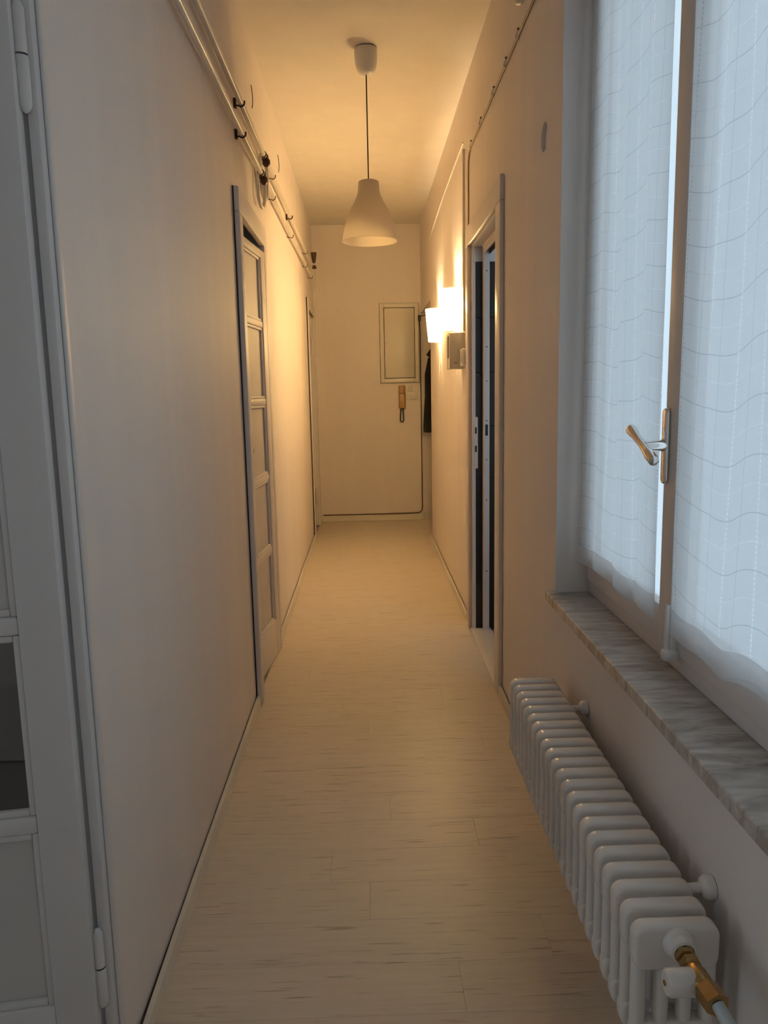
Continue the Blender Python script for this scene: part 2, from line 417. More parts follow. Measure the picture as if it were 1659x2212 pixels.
# rooms behind the left wall, one window each, only glimpsed through the doors
def frame_wall_x(mb, x0, x1, y0, y1, w):
    wall_boxes(mb, x0, x1, y0, y1, [w])
mb = MB(); frame_wall_x(mb, -3.6, -3.5, YF, 2.85, (.05, 1.25, .5, 2.7)); mb.box(-3.5, XL - TL, YF - .1, YF, 0, H); mb.box(-3.5, XL - TL, 2.75, 2.85, 0, H)
tag(build('wall_left_room', mb, 'wall', smooth=False), 'walls of the room behind the open nearest door', 'wall', kind='structure')
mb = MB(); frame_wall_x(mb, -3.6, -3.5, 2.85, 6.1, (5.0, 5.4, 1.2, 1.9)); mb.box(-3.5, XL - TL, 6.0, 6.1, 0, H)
tag(build('wall_middle_room', mb, 'dim_room_wall', smooth=False), 'walls of the room behind the ajar middle door, dimness painted in dark blue', 'wall', kind='structure')
mb = MB(); mb.box(-3.6, -3.5, 6.1, YB, 0, H); mb.box(-3.5, XL - TL, YB, YB + .1, 0, H)
tag(build('wall_far_room', mb, 'wall', smooth=False), 'walls of the dim room behind the farthest left door', 'wall', kind='structure')
portal((-3.55, .65, 1.6), (0, -PI / 2, 0), 2.2, 1.2)
portal((-3.55, 5.2, 1.55), (0, -PI / 2, 0), .7, .4)

# bathroom shell with window facing the near side
BX0 = XR + TL
mb = MB()
mb.box(BX0, .92, 2.66, 2.76, 0, H); mb.box(1.95, 2.2, 2.66, 2.76, 0, H); mb.box(.92, 1.95, 2.66, 2.76, 0, .8); mb.box(.92, 1.95, 2.66, 2.76, 2.4, H)
mb.box(2.1, 2.2, 2.76, 4.36, 0, H)
mb.box(XR + .016, 2.1, 4.20, 4.36, 0, H)
wb = tag(build('wall_bathroom', mb, 'bath_white', smooth=False), 'white bathroom wall with charcoal tiles seen through the doorway', 'wall', kind='structure')
portal((1.435, 2.71, 1.6), (PI / 2, 0, PI), 1.03, 1.6)
TH = .2875; TWD = .46
tmb = MB(); tmb.box(-TWD / 2 + .0015, TWD / 2 - .0015, -.006, 0, .0015, TH - .0015, bev=.001, seg=1)
tile_me = bpy.data.meshes.new('tile'); tmb.bm.to_mesh(tile_me); tmb.bm.free(); tile_me.materials.append(M['dark_tile'])
for r in range(7):
    for c in range(3):
        o = bpy.data.objects.new('tile', tile_me); COL.objects.link(o); o.parent = wb
        o.location = Vector((XR + .016 + TWD * (c + .5), 4.194, r * TH)) - wloc(wb)
gb = MB(); gb.box(XR + .016, 2.0, 4.196, 4.1995, 0, 7 * TH)
build('grout', gb, 'grout', wb)
mb = MB(); mb.box(BX0 - .04, 2.1, 2.76, 4.20, -.012, -.002)
tag(build('floor_bathroom', mb, 'grout', smooth=False), 'grey bathroom floor beyond the doorway threshold', 'floor', kind='structure')
bpy.data.objects['floor_bathroom'].data.materials[0] = simple('grey_floor_tile', (.36, .36, .35), .35)

# ------------------------------------------------------------------ baseboards (standing a little off the wall)
def baseboard(name, y0, y1, side, label, warp=0):
    g = .006; th = .012; hh = .05; mb = MB()
    x = XL + g if side < 0 else XR - g - th
    if warp:   # warped near end leaning off the wall
        n = 10; t = bmesh.new(); rows = []
        for i in range(n + 1):
            f = i / n; y = y0 + (y1 - y0) * f; lean = warp * max(0, 1 - f * 3.2) ** 2
            rows.append([t.verts.new((x + dx + (lean if dz else 0), y, dz)) for dx, dz in ((0, 0), (th, 0), (th, hh), (0, hh))])
        for a, b in zip(rows, rows[1:]):
            for k in range(4): t.faces.new((a[k], a[(k + 1) % 4], b[(k + 1) % 4], b[k]))
        t.faces.new(rows[0][::-1]); t.faces.new(rows[-1]); bmesh.ops.recalc_face_normals(t, faces=t.faces); mb._add(t)
    else: mb.box(x, x + th, y0, y1, 0, hh, bev=.0015, seg=1)
    o = build(name, mb, 'plastic'); tag(o, label, 'baseboard', kind='structure')
    xa, xb = (XL + .0002, XL + g) if side < 0 else (XR - g, XR - .0002)
    d = MB(); d.box(xa, xb, y0 + .002, y1 - .002, 0, .040); build('painted_gap_shade', d, 'gap', o)  # dark fill paints the shade between board and wall
baseboard('baseboard_left', 1.328, 3.20, -1, 'cream baseboard on left wall between nearest and middle doors', .006)
baseboard('baseboard_left.001', 4.025, 7.0, -1, 'cream baseboard on left wall between middle and farthest doors')
baseboard('baseboard_right', WIN[0] - .9, 3.235, 1, 'cream baseboard on right wall behind the radiator')
baseboard('baseboard_right.001', 4.33, 6.85, 1, 'cream baseboard on right wall below the lit wall lamps')
mb = MB(); mb.box(XL + .02, XR - .005, YB - .015, YB - .0015, 0, .062, bev=.0015, seg=1)
tag(build('baseboard_back', mb, 'plastic'), 'cream baseboard along the end wall', 'baseboard', kind='structure')
mb = MB(); mb.box(XR + .012, 1.6, YB + .012, YB + .029, 0, .07, bev=.002, seg=1)
tag(build('baseboard_alcove', mb, 'plastic'), 'cream baseboard below the black coat', 'baseboard', kind='structure')

# ------------------------------------------------------------------ door trims
def casing(n, ya, yb, h, side, outa, outb, outh, t, label, depth=TL, lap=0):
    """lining + architrave round an opening; side -1 = left wall"""
    r = thing('trim_%d' % n, (XL if side < 0 else XR, ya, 0), label, 'door frame', kind='structure')
    x0, x1 = (XL, XL + t) if side < 0 else (XR - t, XR)
    for nm, a, b in (('architrave', outa, ya), ('architrave', yb - lap, outb)):
        q = MB(); q.box(x0, x1, a, b, 0, h, bev=.004); build(nm, q, 'wood_white', r)
    q = MB(); q.box(x0, x1, outa, outb, h, outh, bev=.004); build('architrave_head', q, 'wood_white', r)
    xi0, xi1 = (XL - depth, XL) if side < 0 else (XR, XR + depth)
    for a, b in ((ya - .0, ya + .012), (yb - .012, yb)):
        q = MB(); q.box(xi0, xi1 if (side < 0 or a == ya) else xi0 + .016, a - (.03 if side > 0 and a > ya else 0), b, 0, h); build('jamb_lining', q, 'wood_white', r)
    if n == 2: return r      # the middle door has no head lining: one looks over its leaf into the room
    q = MB(); q.box(xi0, xi1, ya + .012, yb - .012, h - .012, h); build('head_lining', q, 'wood_white', r)
    return r
t1 = casing(1, *D1, DH, -1, D1[0] - .055, D1[1] + .023, DH + .07, .018, 'white architrave around the nearest left doorway', lap=.032)
t2 = casing(2, *D2, DH, -1, 3.20, 4.02, 2.16, .026, 'white architrave around the ajar middle left door')
t3 = casing(3, *D3, DH + .02, -1, 7.0, 7.9, 2.18, .018, 'white architrave around the farthest left doorway')
t4 = casing(4, *BD, BH, 1, 3.235, 4.312, 2.20, .02, 'white architrave around the bathroom doorway')
# ribbed moulding on nearest architrave
q = MB(); q.box(XL + .018, XL + .024, D1[1] - .014, D1[1] + .002, 0, DH, bev=.003); build('moulding', q, 'wood_white', t1)
# dark strips paint the gap shade along middle and farthest architraves
q = MB(); q.box(XL + .0002, XL + .006, 3.197, 3.2, 0, 2.16); build('painted_gap_shade', q, 'gap', t2)
q = MB(); q.box(XL + .0002, XL + .010, 6.99, 7.0, 0, 2.18); build('painted_gap_shade', q, 'gap', t3)

# ------------------------------------------------------------------ doors
ZM = [.19, .56, .93, 1.30, 1.67, 1.985]
def leaf(n, hinge, ang, width, label, top=2.05, dark=None, knob=None, ZM=ZM, S=.085):
    """five-light door leaf; local x = along leaf from hinge, local y = thickness, face at y=0 looks to -y"""
    mtx = Matrix.Translation((*hinge, .008)) @ Matrix.Rotation(ang, 4, 'Z')
    r = thing('door_%d' % n, (*hinge, 0), label, 'door', kind='structure')
    T = .038
    def part(nm, mat, par, *bx, bev=.002):
        q = MB(mtx); q.box(*bx, bev=bev); return build(nm, q, mat, par)
    part('stile', 'wood_white', r, 0, S, 0, T, 0, top); part('stile', 'wood_white', r, width - S, width, 0, T, 0, top)
    part('bottom_rail', 'wood_white', r, S, width - S, 0, T, 0, ZM[0]); part('top_rail', 'wood_white', r, S, width - S, 0, T, ZM[-1], top)
    for z in ZM[1:-1]: part('glazing_bar', 'wood_white', r, S, width - S, .003, T - .003, z - .016, z + .016, bev=.006)
    for i in range(5):
        z0 = ZM[i] + (.016 if i else 0); z1 = ZM[i + 1] - (.016 if i < 4 else 0)
        p = part('pane', 'dusky_glass' if i == dark else 'frost', r, S, width - S, .014, .020, z0, z1, bev=0)
        # glazing beads round each pane
        for bx in ((S, S + .012, z0, z1), (width - S - .012, width - S, z0, z1)):
            part('bead', 'wood_white', p, bx[0], bx[1], .020, .031, bx[2], bx[3], bev=.003)
        for za, zb in ((z0, z0 + .012), (z1 - .012, z1)):
            part('bead', 'wood_white', p, S + .012, width - S - .012, .020, .031, za, zb, bev=.003)
    if knob:
        q = MB(mtx); q.lathe([(.006, 0), (.006, .012), (.012, .018), (.011, .026), (0, .029)], (width - .13, T, knob), 16, 'Y'); build('door_knob', q, 'gold', r)
    return r
def hinge_part(parent, x, y, z, r=.011, hl=.16):
    q = MB(); q.lathe([(0, 0), (r * .6, .004), (r, .012), (r, hl * .5), (r * .95, hl * .5 + .001)], (x, y, z), 14)
    build('hinge', q, 'wood_white', parent)
    q = MB(); q.lathe([(r * .92, hl * .5 + .004), (r * .92, hl - .012), (r * .5, hl - .003), (0, hl)], (x, y, z), 14)
    build('hinge_pin', q, 'wood_white', parent)
# nearest door: opened into the left room, seen almost face on
l1 = leaf(1, (XL - .004, 1.264), math.radians(180 + 9), .74, 'white five-light door swung open at the left edge, lower pane dark', dark=1, ZM=[.28, .625, .975, 1.33, 1.68, 1.985], S=.068)
# (the leaf runs from hinge towards -x; mirror so that face looks at the corridor end)
for z in (.25, 1.775): hinge_part(l1, XL + .004, 1.256, z, .010)
# middle door: ajar, hinged at its far jamb
l2 = leaf(2, (XL - .012, D2[1] - .014), math.radians(-90 - 5.0), .65, 'white five-light door standing ajar halfway along the left wall', top=2.022, knob=1.09)
# farthest door: opened inwards
l3 = leaf(3, (XL - .03, D3[1] - .02), math.radians(180 - 8), .66, 'white door opened inwards at the far end of the left wall')
for z in (.22, 1.72): hinge_part(l3, XL - .014, D3[1] - .024, z, .012, .16)

# bathroom doorway fittings
r = thing('sliding_door_frame', (.672, 4.22, 0), 'narrow white screw-holed frame with top track inside the bathroom doorway', 'door frame')
q = MB(); q.box(.630, .663, 4.150, 4.188, 0, 2.115, bev=.002); build('upright', q, 'wood_white', r)
up_ = [o for o in r.children][0]
q = MB(); q.box(.626, .668, BD[0] + .012, 4.150, 2.07, 2.088); build('track', q, 'wood_white', r)
q = MB(); q.box(.628, .634, BD[0] + .012, 4.150, 2.045, 2.07); build('track_lip', q, 'wood_white', r)
q = MB(); q.box(.660, .666, BD[0] + .012, 4.150, 2.045, 2.07); build('track_lip', q, 'dark_metal', r)
for z in (.35, .75, .97, 1.18, 1.39, 1.57, 1.96):
    q = MB(); q.lathe([(0, -.003), (.0035, -.003), (.0035, 0)], (.647, 4.150, z), 10, 'Y'); build('screw', q, 'dark_metal', up_)
q = MB(); q.box(.640, .654, 4.1475, 4.151, 1.10, 1.16, bev=.001); build('latch_slot', q, 'black', up_)
r = thing('strike_plate', (.60, 4.18, .93), 'pale metal strike plate on the far bathroom door jamb', 'strike plate')
q = MB(); q.box(.578, .604, 4.1795, 4.1835, .92, 1.20, bev=.003); build('plate', q, 'wood_white', r)
for z in (1.11, 1.01): q = MB(); q.box(.588, .598, 4.178, 4.181, z, z + .035); build('slot', q, 'black', r)
mb = MB(); mb.prism([(XR - .012, 0), (XR + .10, 0), (XR + .10, .012), (XR + .002, .012), (XR - .012, .002)], 'XZ', BD[0] + .012, BD[1] - .012)
tag(build('trim_5', mb, 'plastic'), 'beige threshold strip on the bathroom doorway floor', 'threshold', kind='structure')

# ------------------------------------------------------------------ window
wn = thing('window_1', (XW, 1.7, SILL), 'white two-leaf wooden window behind sheer curtains', 'window', kind='structure')
YM = 1.63
FD = .06
q = MB(); q.box(XW, XW + FD, WIN[0], WIN[1], SILL, SILL + .048, bev=.004); build('frame_bottom', q, 'wood_white', wn)
q = MB(); q.box(XW, XW + FD, WIN[0], WIN[1], WTOP - .05, WTOP, bev=.004); build('frame_top', q, 'wood_white', wn)
for a, b in ((WIN[0], WIN[0] + .045), (WIN[1] - .045, WIN[1])):
    q = MB(); q.box(XW, XW + FD, a, b, SILL + .048, WTOP - .05, bev=.003); build('frame_side', q, 'wood_white', wn)
def sash(ya, yb):
    x0, x1 = XW - .012, XW + .034; za, zb = SILL + .046, WTOP - .048
    s = MB(); s.box(x0, x1, ya, yb, za, za + .085, bev=.004); so = build('sash', s, 'wood_white', wn)
    s = MB(); s.box(x0, x1, ya, yb, zb - .07, zb, bev=.004); build('sash_top_rail', s, 'wood_white', so)
    for a, b in ((ya, ya + .055), (yb - .055, yb)):
        s = MB(); s.box(x0, x1, a, b, za + .085, zb - .07, bev=.004); build('sash_stile', s, 'wood_white', so)
    s = MB(); s.box(XW + .012, XW + .016, ya + .05, yb - .05, za + .08, zb - .065); build('glass_pane', s, 'glass', so)
    return so
sL = sash(YM + .012, WIN[1] - .03); sR = sash(WIN[0] + .03, YM - .012)
q = MB(); q.box(XW - .030, XW - .008, YM - .04, YM + .034, SILL + .05, WTOP - .055, bev=.006); build('meeting_cover', q, 'wood_white', wn)
q = MB(); q.box(XW - .045, XW - .010, YM - .05, YM - .02, SILL + .036, SILL + .06, bev=.006); build('bolt_keeper', q, 'wood_white', wn)
q = MB(); q.tube([(XW - .034, YM - .030, SILL + .055), (XW - .034, YM - .030, SILL + .16)], .006); build('bolt', q, 'wood_white', wn)
portal((XW + .12, (WIN[0] + WIN[1]) / 2, 1.64), (0, PI / 2, 0), 1.8, 1.2)
w2 = thing('added_fill_window', (XW, -.45, SILL), 'added white window behind the viewer, for fill daylight', 'window', kind='structure')  # unseen window, added to bring daylight onto the near walls and floor
for a, b, c, d in ((W2[0], W2[1], SILL, SILL + .07), (W2[0], W2[1], WTOP - .07, WTOP), (W2[0], W2[0] + .07, SILL + .07, WTOP - .07), (W2[1] - .07, W2[1], SILL + .07, WTOP - .07), (-.49, -.41, SILL + .07, WTOP - .07)):
    q = MB(); q.box(XW, XW + .05, a, b, c, d, bev=.004); build('frame', q, 'wood_white', w2)
q = MB(); q.box(XW + .02, XW + .024, W2[0] + .06, W2[1] - .06, SILL + .06, WTOP - .06); build('glass_pane', q, 'glass', w2)
portal((XW + .12, (W2[0] + W2[1]) / 2, 1.64), (0, PI / 2, 0), 1.8, 1.2)
# handle
hd = thing('window_handle', (XW - .03, YM + .012, 1.14), 'chrome lever window handle on a long rounded backplate', 'handle')
hx = XW - .030; hy = YM + .012
q = MB(); q.prism(rrect(hy - .013, hy + .013, 1.138, 1.302, .0125, 6), 'YZ', hx - .011, hx, bev=.005); build('backplate', q, 'chrome', hd)
q = MB(); q.tube([(hx - .008, hy, 1.222), (hx - .024, hy, 1.222), (hx - .05, hy, 1.221)], [.0135, .0125, .0095], 18); st = build('stem', q, 'chrome', hd)
q = MB(); Lc = Vector((hx - .054, hy, 1.2215)); dl = Vector((0, .155, .063)).normalized()
pts = [Lc + dl * s for s in (-.074, -.070, -.05, -.02, .01, .05, .078, .086, .09)]
q.tube(pts, [.004, .011, .012, .0095, .008, .0095, .0125, .0115, .005], 16); build('lever', q, 'chrome', hd)

# sill
mb = MB(); mb.prism([(XR - .026, SILL - .028), (XW + .004, SILL - .028), (XW + .004, SILL), (XR - .023, SILL), (XR - .026, SILL - .003)], 'XZ', WIN[0] - .05, WIN[1] + .022)
tag(build('window_sill', mb, 'marble', smooth=False), 'grey veined marble window sill above the radiator', 'sill', kind='structure')

# curtains: gathered cloth, hung on each sash
def curtain(name, ya, yb, ztop, zbot, folds, amp, seed, label, xface, left_edge):
    rnd = random.Random(seed); ph = [rnd.uniform(0, 6.28) for _ in range(6)]
    nu, nv = 110, 90; t = bmesh.new(); uvl = t.loops.layers.uv.new('UVMap'); vg = []
    for j in range(nv + 1):
        v = j / nv; row = []
        for i in range(nu + 1):
            u = i / nu
            g = .35 + .65 * (1 - v) ** .7
            w = (math.sin(u * folds * 2 * PI + ph[0] + .5 * math.sin(v * 3 + ph[1])) * .55
                 + .45 * math.sin(u * folds * 1.7 * PI + ph[2] + v * 1.3) + .25 * math.sin(u * folds * 4.3 * PI + ph[3] + v * 2.1) * v)
            x = xface - .012 - amp * (w + 1.1) * .5 * g
            shrink = .5 + (u - .5) * (1 - .05 * v * (1 - v)) + .008 * math.sin(v * 9 + ph[4]) * (u - .5)
            y = ya + (yb - ya) * shrink - .022 * (1 - v) ** 2 * u
            hang = .006 * math.sin(u * folds * 2 * PI + ph[0]) * (1 - v) + .012 * math.sin(u * 5 + ph[5]) * (1 - v) + left_edge * u * (1 - v)
            row.append((t.verts.new((x, y, zbot + (ztop - zbot) * v + hang)), (u * (yb - ya) * -1.35 + .02 * math.sin(v * 4 + u * 7), v * (ztop - zbot) + .012 * math.sin(u * 9 + ph[3]) )))
        vg.append(row)
    for j in range(nv):
        for i in range(nu):
            q4 = (vg[j][i], vg[j][i + 1], vg[j + 1][i + 1], vg[j + 1][i])
            f = t.faces.new([p[0] for p in q4])
            for lp, p in zip(f.loops, q4): lp[uvl].uv = p[1]
    hem = bmesh.new(); hv = []
    for j in range(4):
        hv.append([hem.verts.new((vg[j][i][0].co.x - .0025, vg[j][i][0].co.y, vg[j][i][0].co.z)) for i in range(nu + 1)])
    for j in range(3):
        for i in range(nu): hem.faces.new((hv[j][i], hv[j][i + 1], hv[j + 1][i + 1], hv[j + 1][i]))
    r = thing(name, (xface - .02, (ya + yb) / 2, zbot), label, 'curtain', 'sheer curtains on the window')
    def mk(nm, b_, mat='sheer'):
        me = bpy.data.meshes.new(nm); b_.to_mesh(me); b_.free(); smooth_mesh(me, 180); me.materials.append(M[mat])
        me.transform(Matrix.Translation(-wloc(r)))
        o = bpy.data.objects.new(nm, me); COL.objects.link(o); o.parent = r
    mk('cloth', t); mk('hem', hem, 'hem')
    q = MB(); q.tube([(xface - .012, ya - .01, ztop + .012), (xface - .012, yb + .01, ztop + .012)], .006, 10); build('rod', q, 'chrome', r)
curtain('sheer_curtain', 2.278, 1.700, 2.47, .812, 3.6, .020, 3, 'white checked sheer curtain on the far window leaf', XW - .012, .03)
curtain('sheer_curtain', 1.566, 1.00, 2.47, .828, 3.4, .024, 9, 'white checked sheer curtain on the near window leaf', XW - .012, .01)

# ------------------------------------------------------------------ radiator
X0, X1 = .402, .539; ZB, ZT = .285, .510; PIT = .0495; NS = 22; Y0 = 1.077
rad = thing('radiator', (.47, 1.6, ZB), 'long low white column radiator below the marble sill', 'radiator')
sm = MB(); th = .031
sm.prism(rrect(-.0685, .0685, ZT - .076 - ZB, ZT - ZB, .020), 'XZ', -th / 2, th / 2, bev=.0075)
sm.prism(rrect(-.0685, .0685, 0, .055, .020), 'XZ', -th / 2, th / 2, bev=.0075)
for k in range(4):
    x = -.0685 + .0125 + k * (.137 - .025) / 3
    sm.tube([(x, 0, .03), (x, 0, ZT - ZB - .05)], .0125, 14, cap=False)
sec_me = bpy.data.meshes.new('section'); sm.bm.to_mesh(sec_me); sm.bm.free(); smooth_mesh(sec_me, 50); sec_me.materials.append(M['radiator'])
hb = MB(); hb.lathe([(.021, -.012), (.024, -.009), (.024, .009), (.021, .012)], (0, 0, 0), 20, 'Y')
hub_me = bpy.data.meshes.new('connector'); hb.bm.to_mesh(hub_me); hb.bm.free(); smooth_mesh(hub_me); hub_me.materials.append(M['radiator'])
for k in range(NS):
    y = Y0 + .015 + k * PIT
    o = bpy.data.objects.new('section', sec_me); COL.objects.link(o); o.parent = rad; o.location = Vector(((X0 + X1) / 2, y, ZB)) - wloc(rad)
    if k < NS - 1:
        for z in (ZT - .042, ZB + .028):
            h_ = bpy.data.objects.new('connector', hub_me); COL.objects.link(h_); h_.parent = rad; h_.location = Vector(((X0 + X1) / 2, y + PIT / 2, z)) - wloc(rad)
for y in (1.19, 1.945):
    q = MB(); q.lathe([(.0205, 0), (.0205, .013), (.016, .019), (.009, .021), (.008, .05)], (XR - .001, y, .497), 22, 'X', mtx=None)
    # disc against the wall with arm towards the radiator
    bmesh.ops.scale(q.bm, vec=(-1, 1, 1), verts=q.bm.verts, space=Matrix.Translation((-(XR - .001), 0, 0)))
    bmesh.ops.recalc_face_normals(q.bm, faces=q.bm.faces)
    build('wall_bracket', q, 'radiator', rad)
# valve assembly
va = thing('radiator_valve', (.47, 1.0, .40), 'brass radiator valve with white cap on the near radiator end', 'valve')
hc = Vector(((X0 + X1) / 2, Y0, ZT - .026))
q = MB(); q.lathe([(.025, .002), (.025, -.004), (.0235, -.009), (.0225, -.010), (.0215, -.013), (.020, -.024), (.016, -.026)], hc, 26, 'Y'); build('collar', q, 'radiator', va)
q = MB(); q.lathe([(.015, -.022), (.017, -.024), (.017, -.036), (.012, -.038), (.012, -.041), (.0165, -.042), (.0165, -.052), (.012, -.055), (.012, -.068)], hc, 6, 'Y'); build('union_nut', q, 'brass', va)
vb = hc + Vector((.0, -.070, .0))
q = MB(); q.tube([vb + Vector((0, .012, 0)), vb, vb + Vector((.001, -.02, .0)), vb + Vector((.002, -.028, .0))], [.013, .0165, .0165, .013], 16); build('valve_body', q, 'brass', va)
q = MB(); q.tube([vb + Vector((.002, -.026, 0)), vb + Vector((.006, -.056, .0))], [.0185, .0185], 6); build('hex_nut', q, 'brass', va)
p0 = vb + Vector((.006, -.054, 0))
q = MB(); q.tube([p0, p0 + Vector((.012, -.05, -.020)), p0 + Vector((.028, -.10, -.050)), p0 + Vector((.045, -.14, -.10)), p0 + Vector((.05, -.155, -.18)), p0 + Vector((.05, -.155, -.40))], .0095, 14); build('supply_pipe', q, 'grey_pipe', va)
q = MB(); q.lathe([(0, 0), (.017, .001), (.0195, .004), (.0200, .040), (.0185, .043), (.0185, .046), (.012, .047), (.010, .060)], vb + Vector((-.050, -.006, -.004)), 28, 'X'); cp = build('valve_cap', q, 'radiator', va)
q = MB(); q.lathe([(0, -.001), (.004, -.001), (.004, .003)], vb + Vector((-.0505, -.006, -.004)), 12, 'X'); build('cap_screw', q, 'brass', cp)

# ------------------------------------------------------------------ pendant lamp (switched off)
LC = (.038, 4.025)
pl = thing('pendant_lamp', (LC[0], LC[1], 2.09), 'unlit white bell-shaped pendant lamp hanging from the ceiling', 'lamp')
q = MB(); q.lathe([(.054, H - .004), (.057, H - .018), (.055, H - .06), (.049, H - .092), (.036, H - .112), (.018, H - .120), (0, H - .121)], (*LC, 0), 40); build('ceiling_cup', q, 'canopy', pl)
q = MB(); q.tube([(*LC, H - .11), (LC[0], LC[1], 2.36)], .0032, 8); build('cord', q, 'dark_metal', pl)
outer = [(.012, 2.382), (.040, 2.381), (.0505, 2.376), (.0525, 2.362), (.054, 2.335), (.060, 2.310), (.075, 2.278), (.095, 2.245), (.112, 2.205), (.124, 2.165), (.132, 2.128), (.138, 2.098), (.1395, 2.092)]
inner = [(rr - .003, z - .003) for rr, z in outer[::-1]]; inner[0] = (.1365, 2.0915); inner[-1] = (.012, 2.379)
q = MB(); q.lathe(outer + inner, (*LC, 0), 56, close=True); build('bell_shade', q, 'shade', pl)
q = MB(); q.lathe([(0, 2.372), (.02, 2.372), (.02, 2.31), (.012, 2.305), (.014, 2.29), (.027, 2.26), (.030, 2.235), (.022, 2.212), (0, 2.205)], (*LC, 0), 24); build('bulb', q, 'bulb', pl)

# ------------------------------------------------------------------ wall lamps (lit)
def sconce(y, label):
    r = thing('wall_lamp', (XR, y, 1.71), label, 'lamp', 'lit wall lamps on the right wall')
    q = MB(); q.box(XR - .018, XR, y - .03, y + .03, 1.78, 1.90, bev=.004); build('backplate', q, 'whiteplastic', r)
    # tapered half-round opal glass, open top and bottom
    t = bmesh.new(); n = 22; lv = 8; rows = []
    for ins in (0, 1):
        for j in range(lv + 1):
            f = j / lv; z = 1.708 + .243 * f; ry = .062 + .022 * f; rx = .088 + .020 * f
            if ins: ry -= .003; rx -= .003
            rows.append([t.verts.new((XR - .004 - rx * math.sin(PI * k / n), y + ry * math.cos(PI * k / n), z)) for k in range(n + 1)])
    for s in (0, lv + 1):
        for j in range(lv):
            for k in range(n): t.faces.new((rows[s + j][k], rows[s + j][k + 1], rows[s + j + 1][k + 1], rows[s + j + 1][k]))
    for a, b in ((rows[0], rows[lv + 1]), (rows[lv], rows[2 * lv + 1])):
        for k in range(n): t.faces.new((a[k], a[k + 1], b[k + 1], b[k]))
    bmesh.ops.recalc_face_normals(t, faces=t.faces)
    q = MB(); q._add(t); build('glass_shade', q, 'opal', r)
    # opal covers at both ends leave a slot along the wall
    for z0, ry, rx in ((1.949, .081, .105), (1.710, .059, .085)):
        pts = [(XR - .004 - rx * math.sin(PI * k / n), y + ry * math.cos(PI * k / n)) for k in range(n + 1)]
        pts = [p for p in pts if p[0] < XR - .036]
        q = MB(); q.prism(pts, 'XY', z0 - .0015, z0 + .0015); build('end_cover', q, 'dense_opal', r)
    q = MB(); q.tube([(XR - .018, y, 1.80), (XR - .055, y, 1.80), (XR - .055, y, 1.815)], .011, 12); build('lamp_holder', q, 'whiteplastic', r)
    ld = bpy.data.lights.new('bulb_light', 'POINT'); ld.energy = SCONCE_W; ld.color = (1.0, .745, .42); ld.shadow_soft_size = .02
    lo = bpy.data.objects.new('bulb_light', ld); COL.objects.link(lo); lo.parent = r; lo.location = Vector((XR - .055, y, 1.862)) - wloc(r)
sconce(4.80, 'glowing opal wall lamp above the beige wall box, nearer of the two')
sconce(5.95, 'glowing opal wall lamp nearer the coat, farther of the two')

# ------------------------------------------------------------------ beige box with trunking, switch, right wall cables
r = thing('chime_box', (XR - .045, 4.6, 1.47), 'beige wall box below the nearer wall lamp', 'box')
q = MB(); q.box(.487, XR, 4.50, 4.66, 1.468, 1.672, bev=.003); bx_ = build('cover', q, 'plastic', r)
q = MB(); q.box(.4855, .489, 4.535, 4.60, 1.53, 1.655); build('slot', q, 'dark_metal', bx_)
q = MB(); q.box(.515, .53, 4.4985, 4.502, 1.50, 1.503); build('seam', q, 'dark_metal', bx_)
mb = MB(); mb.box(XR - .012, XR, 4.482, 4.506, 1.675, 2.66, bev=.0015, seg=1)
tag(build('cable_trunking', mb, 'plastic'), 'upright beige cable trunking above the beige wall box', 'trunking')
mb = MB(); mb.tube([(XR - .004, 4.52, 2.70), (XR - .004, 5.6, 2.685), (XR - .004, 6.83, 2.62)], .004, 8)
tag(build('surface_cable', mb, 'plastic'), 'thin cream cable painted over high on the wall above the wall lamps', 'cable')
r = thing('wall_switch', (XR, 4.40, 1.50), 'small white switch beside the bathroom door frame', 'switch')
q = MB(); q.prism(rrect(4.33, 4.46, 1.48, 1.575, .01), 'YZ', XR - .034, XR, bev=.003); fr_ = build('plate', q, 'whiteplastic', r)
q = MB(); q.prism(rrect(4.365, 4.425, 1.50, 1.558, .004), 'YZ', XR - .0375, XR - .033, bev=.001); build('rocker', q, 'plastic', r)

ZC = 2.586
cb = thing('clipped_cable', (XR, 3.5, 2.2), 'cream cable clipped along the top of the right wall above the bathroom door', 'cable')
q = MB(); q.tube([(XR - .005, .2, ZC)] + [(XR - .005, y, ZC + .002 * math.sin(y * 9)) for y in (1.0, 2.0, 2.5, 2.96, 3.2, 3.49, 3.86, 4.12)] + [(XR - .005, 4.2, ZC - .002), (XR - .005, 4.26, ZC - .016), (XR - .005, 4.288, ZC - .05), (XR - .005, 4.292, ZC - .15), (XR - .005, 4.294, 2.203)], .0042, 8); build('cable', q, 'dark_metal', cb)
bpy.data.objects['cable'].data.materials[0] = simple('tan_cable', (.33, .22, .13), .5)
for y in (2.3, 2.62, 2.96, 3.2, 3.49, 3.86, 4.2):
    q = MB(); q.tube([(XR - .001, y, ZC - .008), (XR - .009, y, ZC - .009), (XR - .013, y, ZC), (XR - .009, y, ZC + .012), (XR - .003, y, ZC + .028)], .0026, 8); build('clip', q, 'whiteplastic', cb)
    q = MB(); q.lathe([(.004, 0), (.004, -.006), (0, -.008)], (XR, y, ZC + .028), 10, 'X'); build('clip_nail', q, 'dark_metal', cb)
r = thing('junction_box', (XR, 2.89, 2.67), 'round cream junction box above the clipped cable at top', 'junction box')
q = MB(); q.lathe([(.042, 0), (.042, -.02), (.036, -.028), (0, -.030)], (XR, 2.89, 2.705), 30, 'X'); build('cover', q, 'plastic', r)
q = MB(); q.box(XR - .0305, XR - .027, 2.875, 2.905, 2.702, 2.706); build('slot', q, 'black', r)
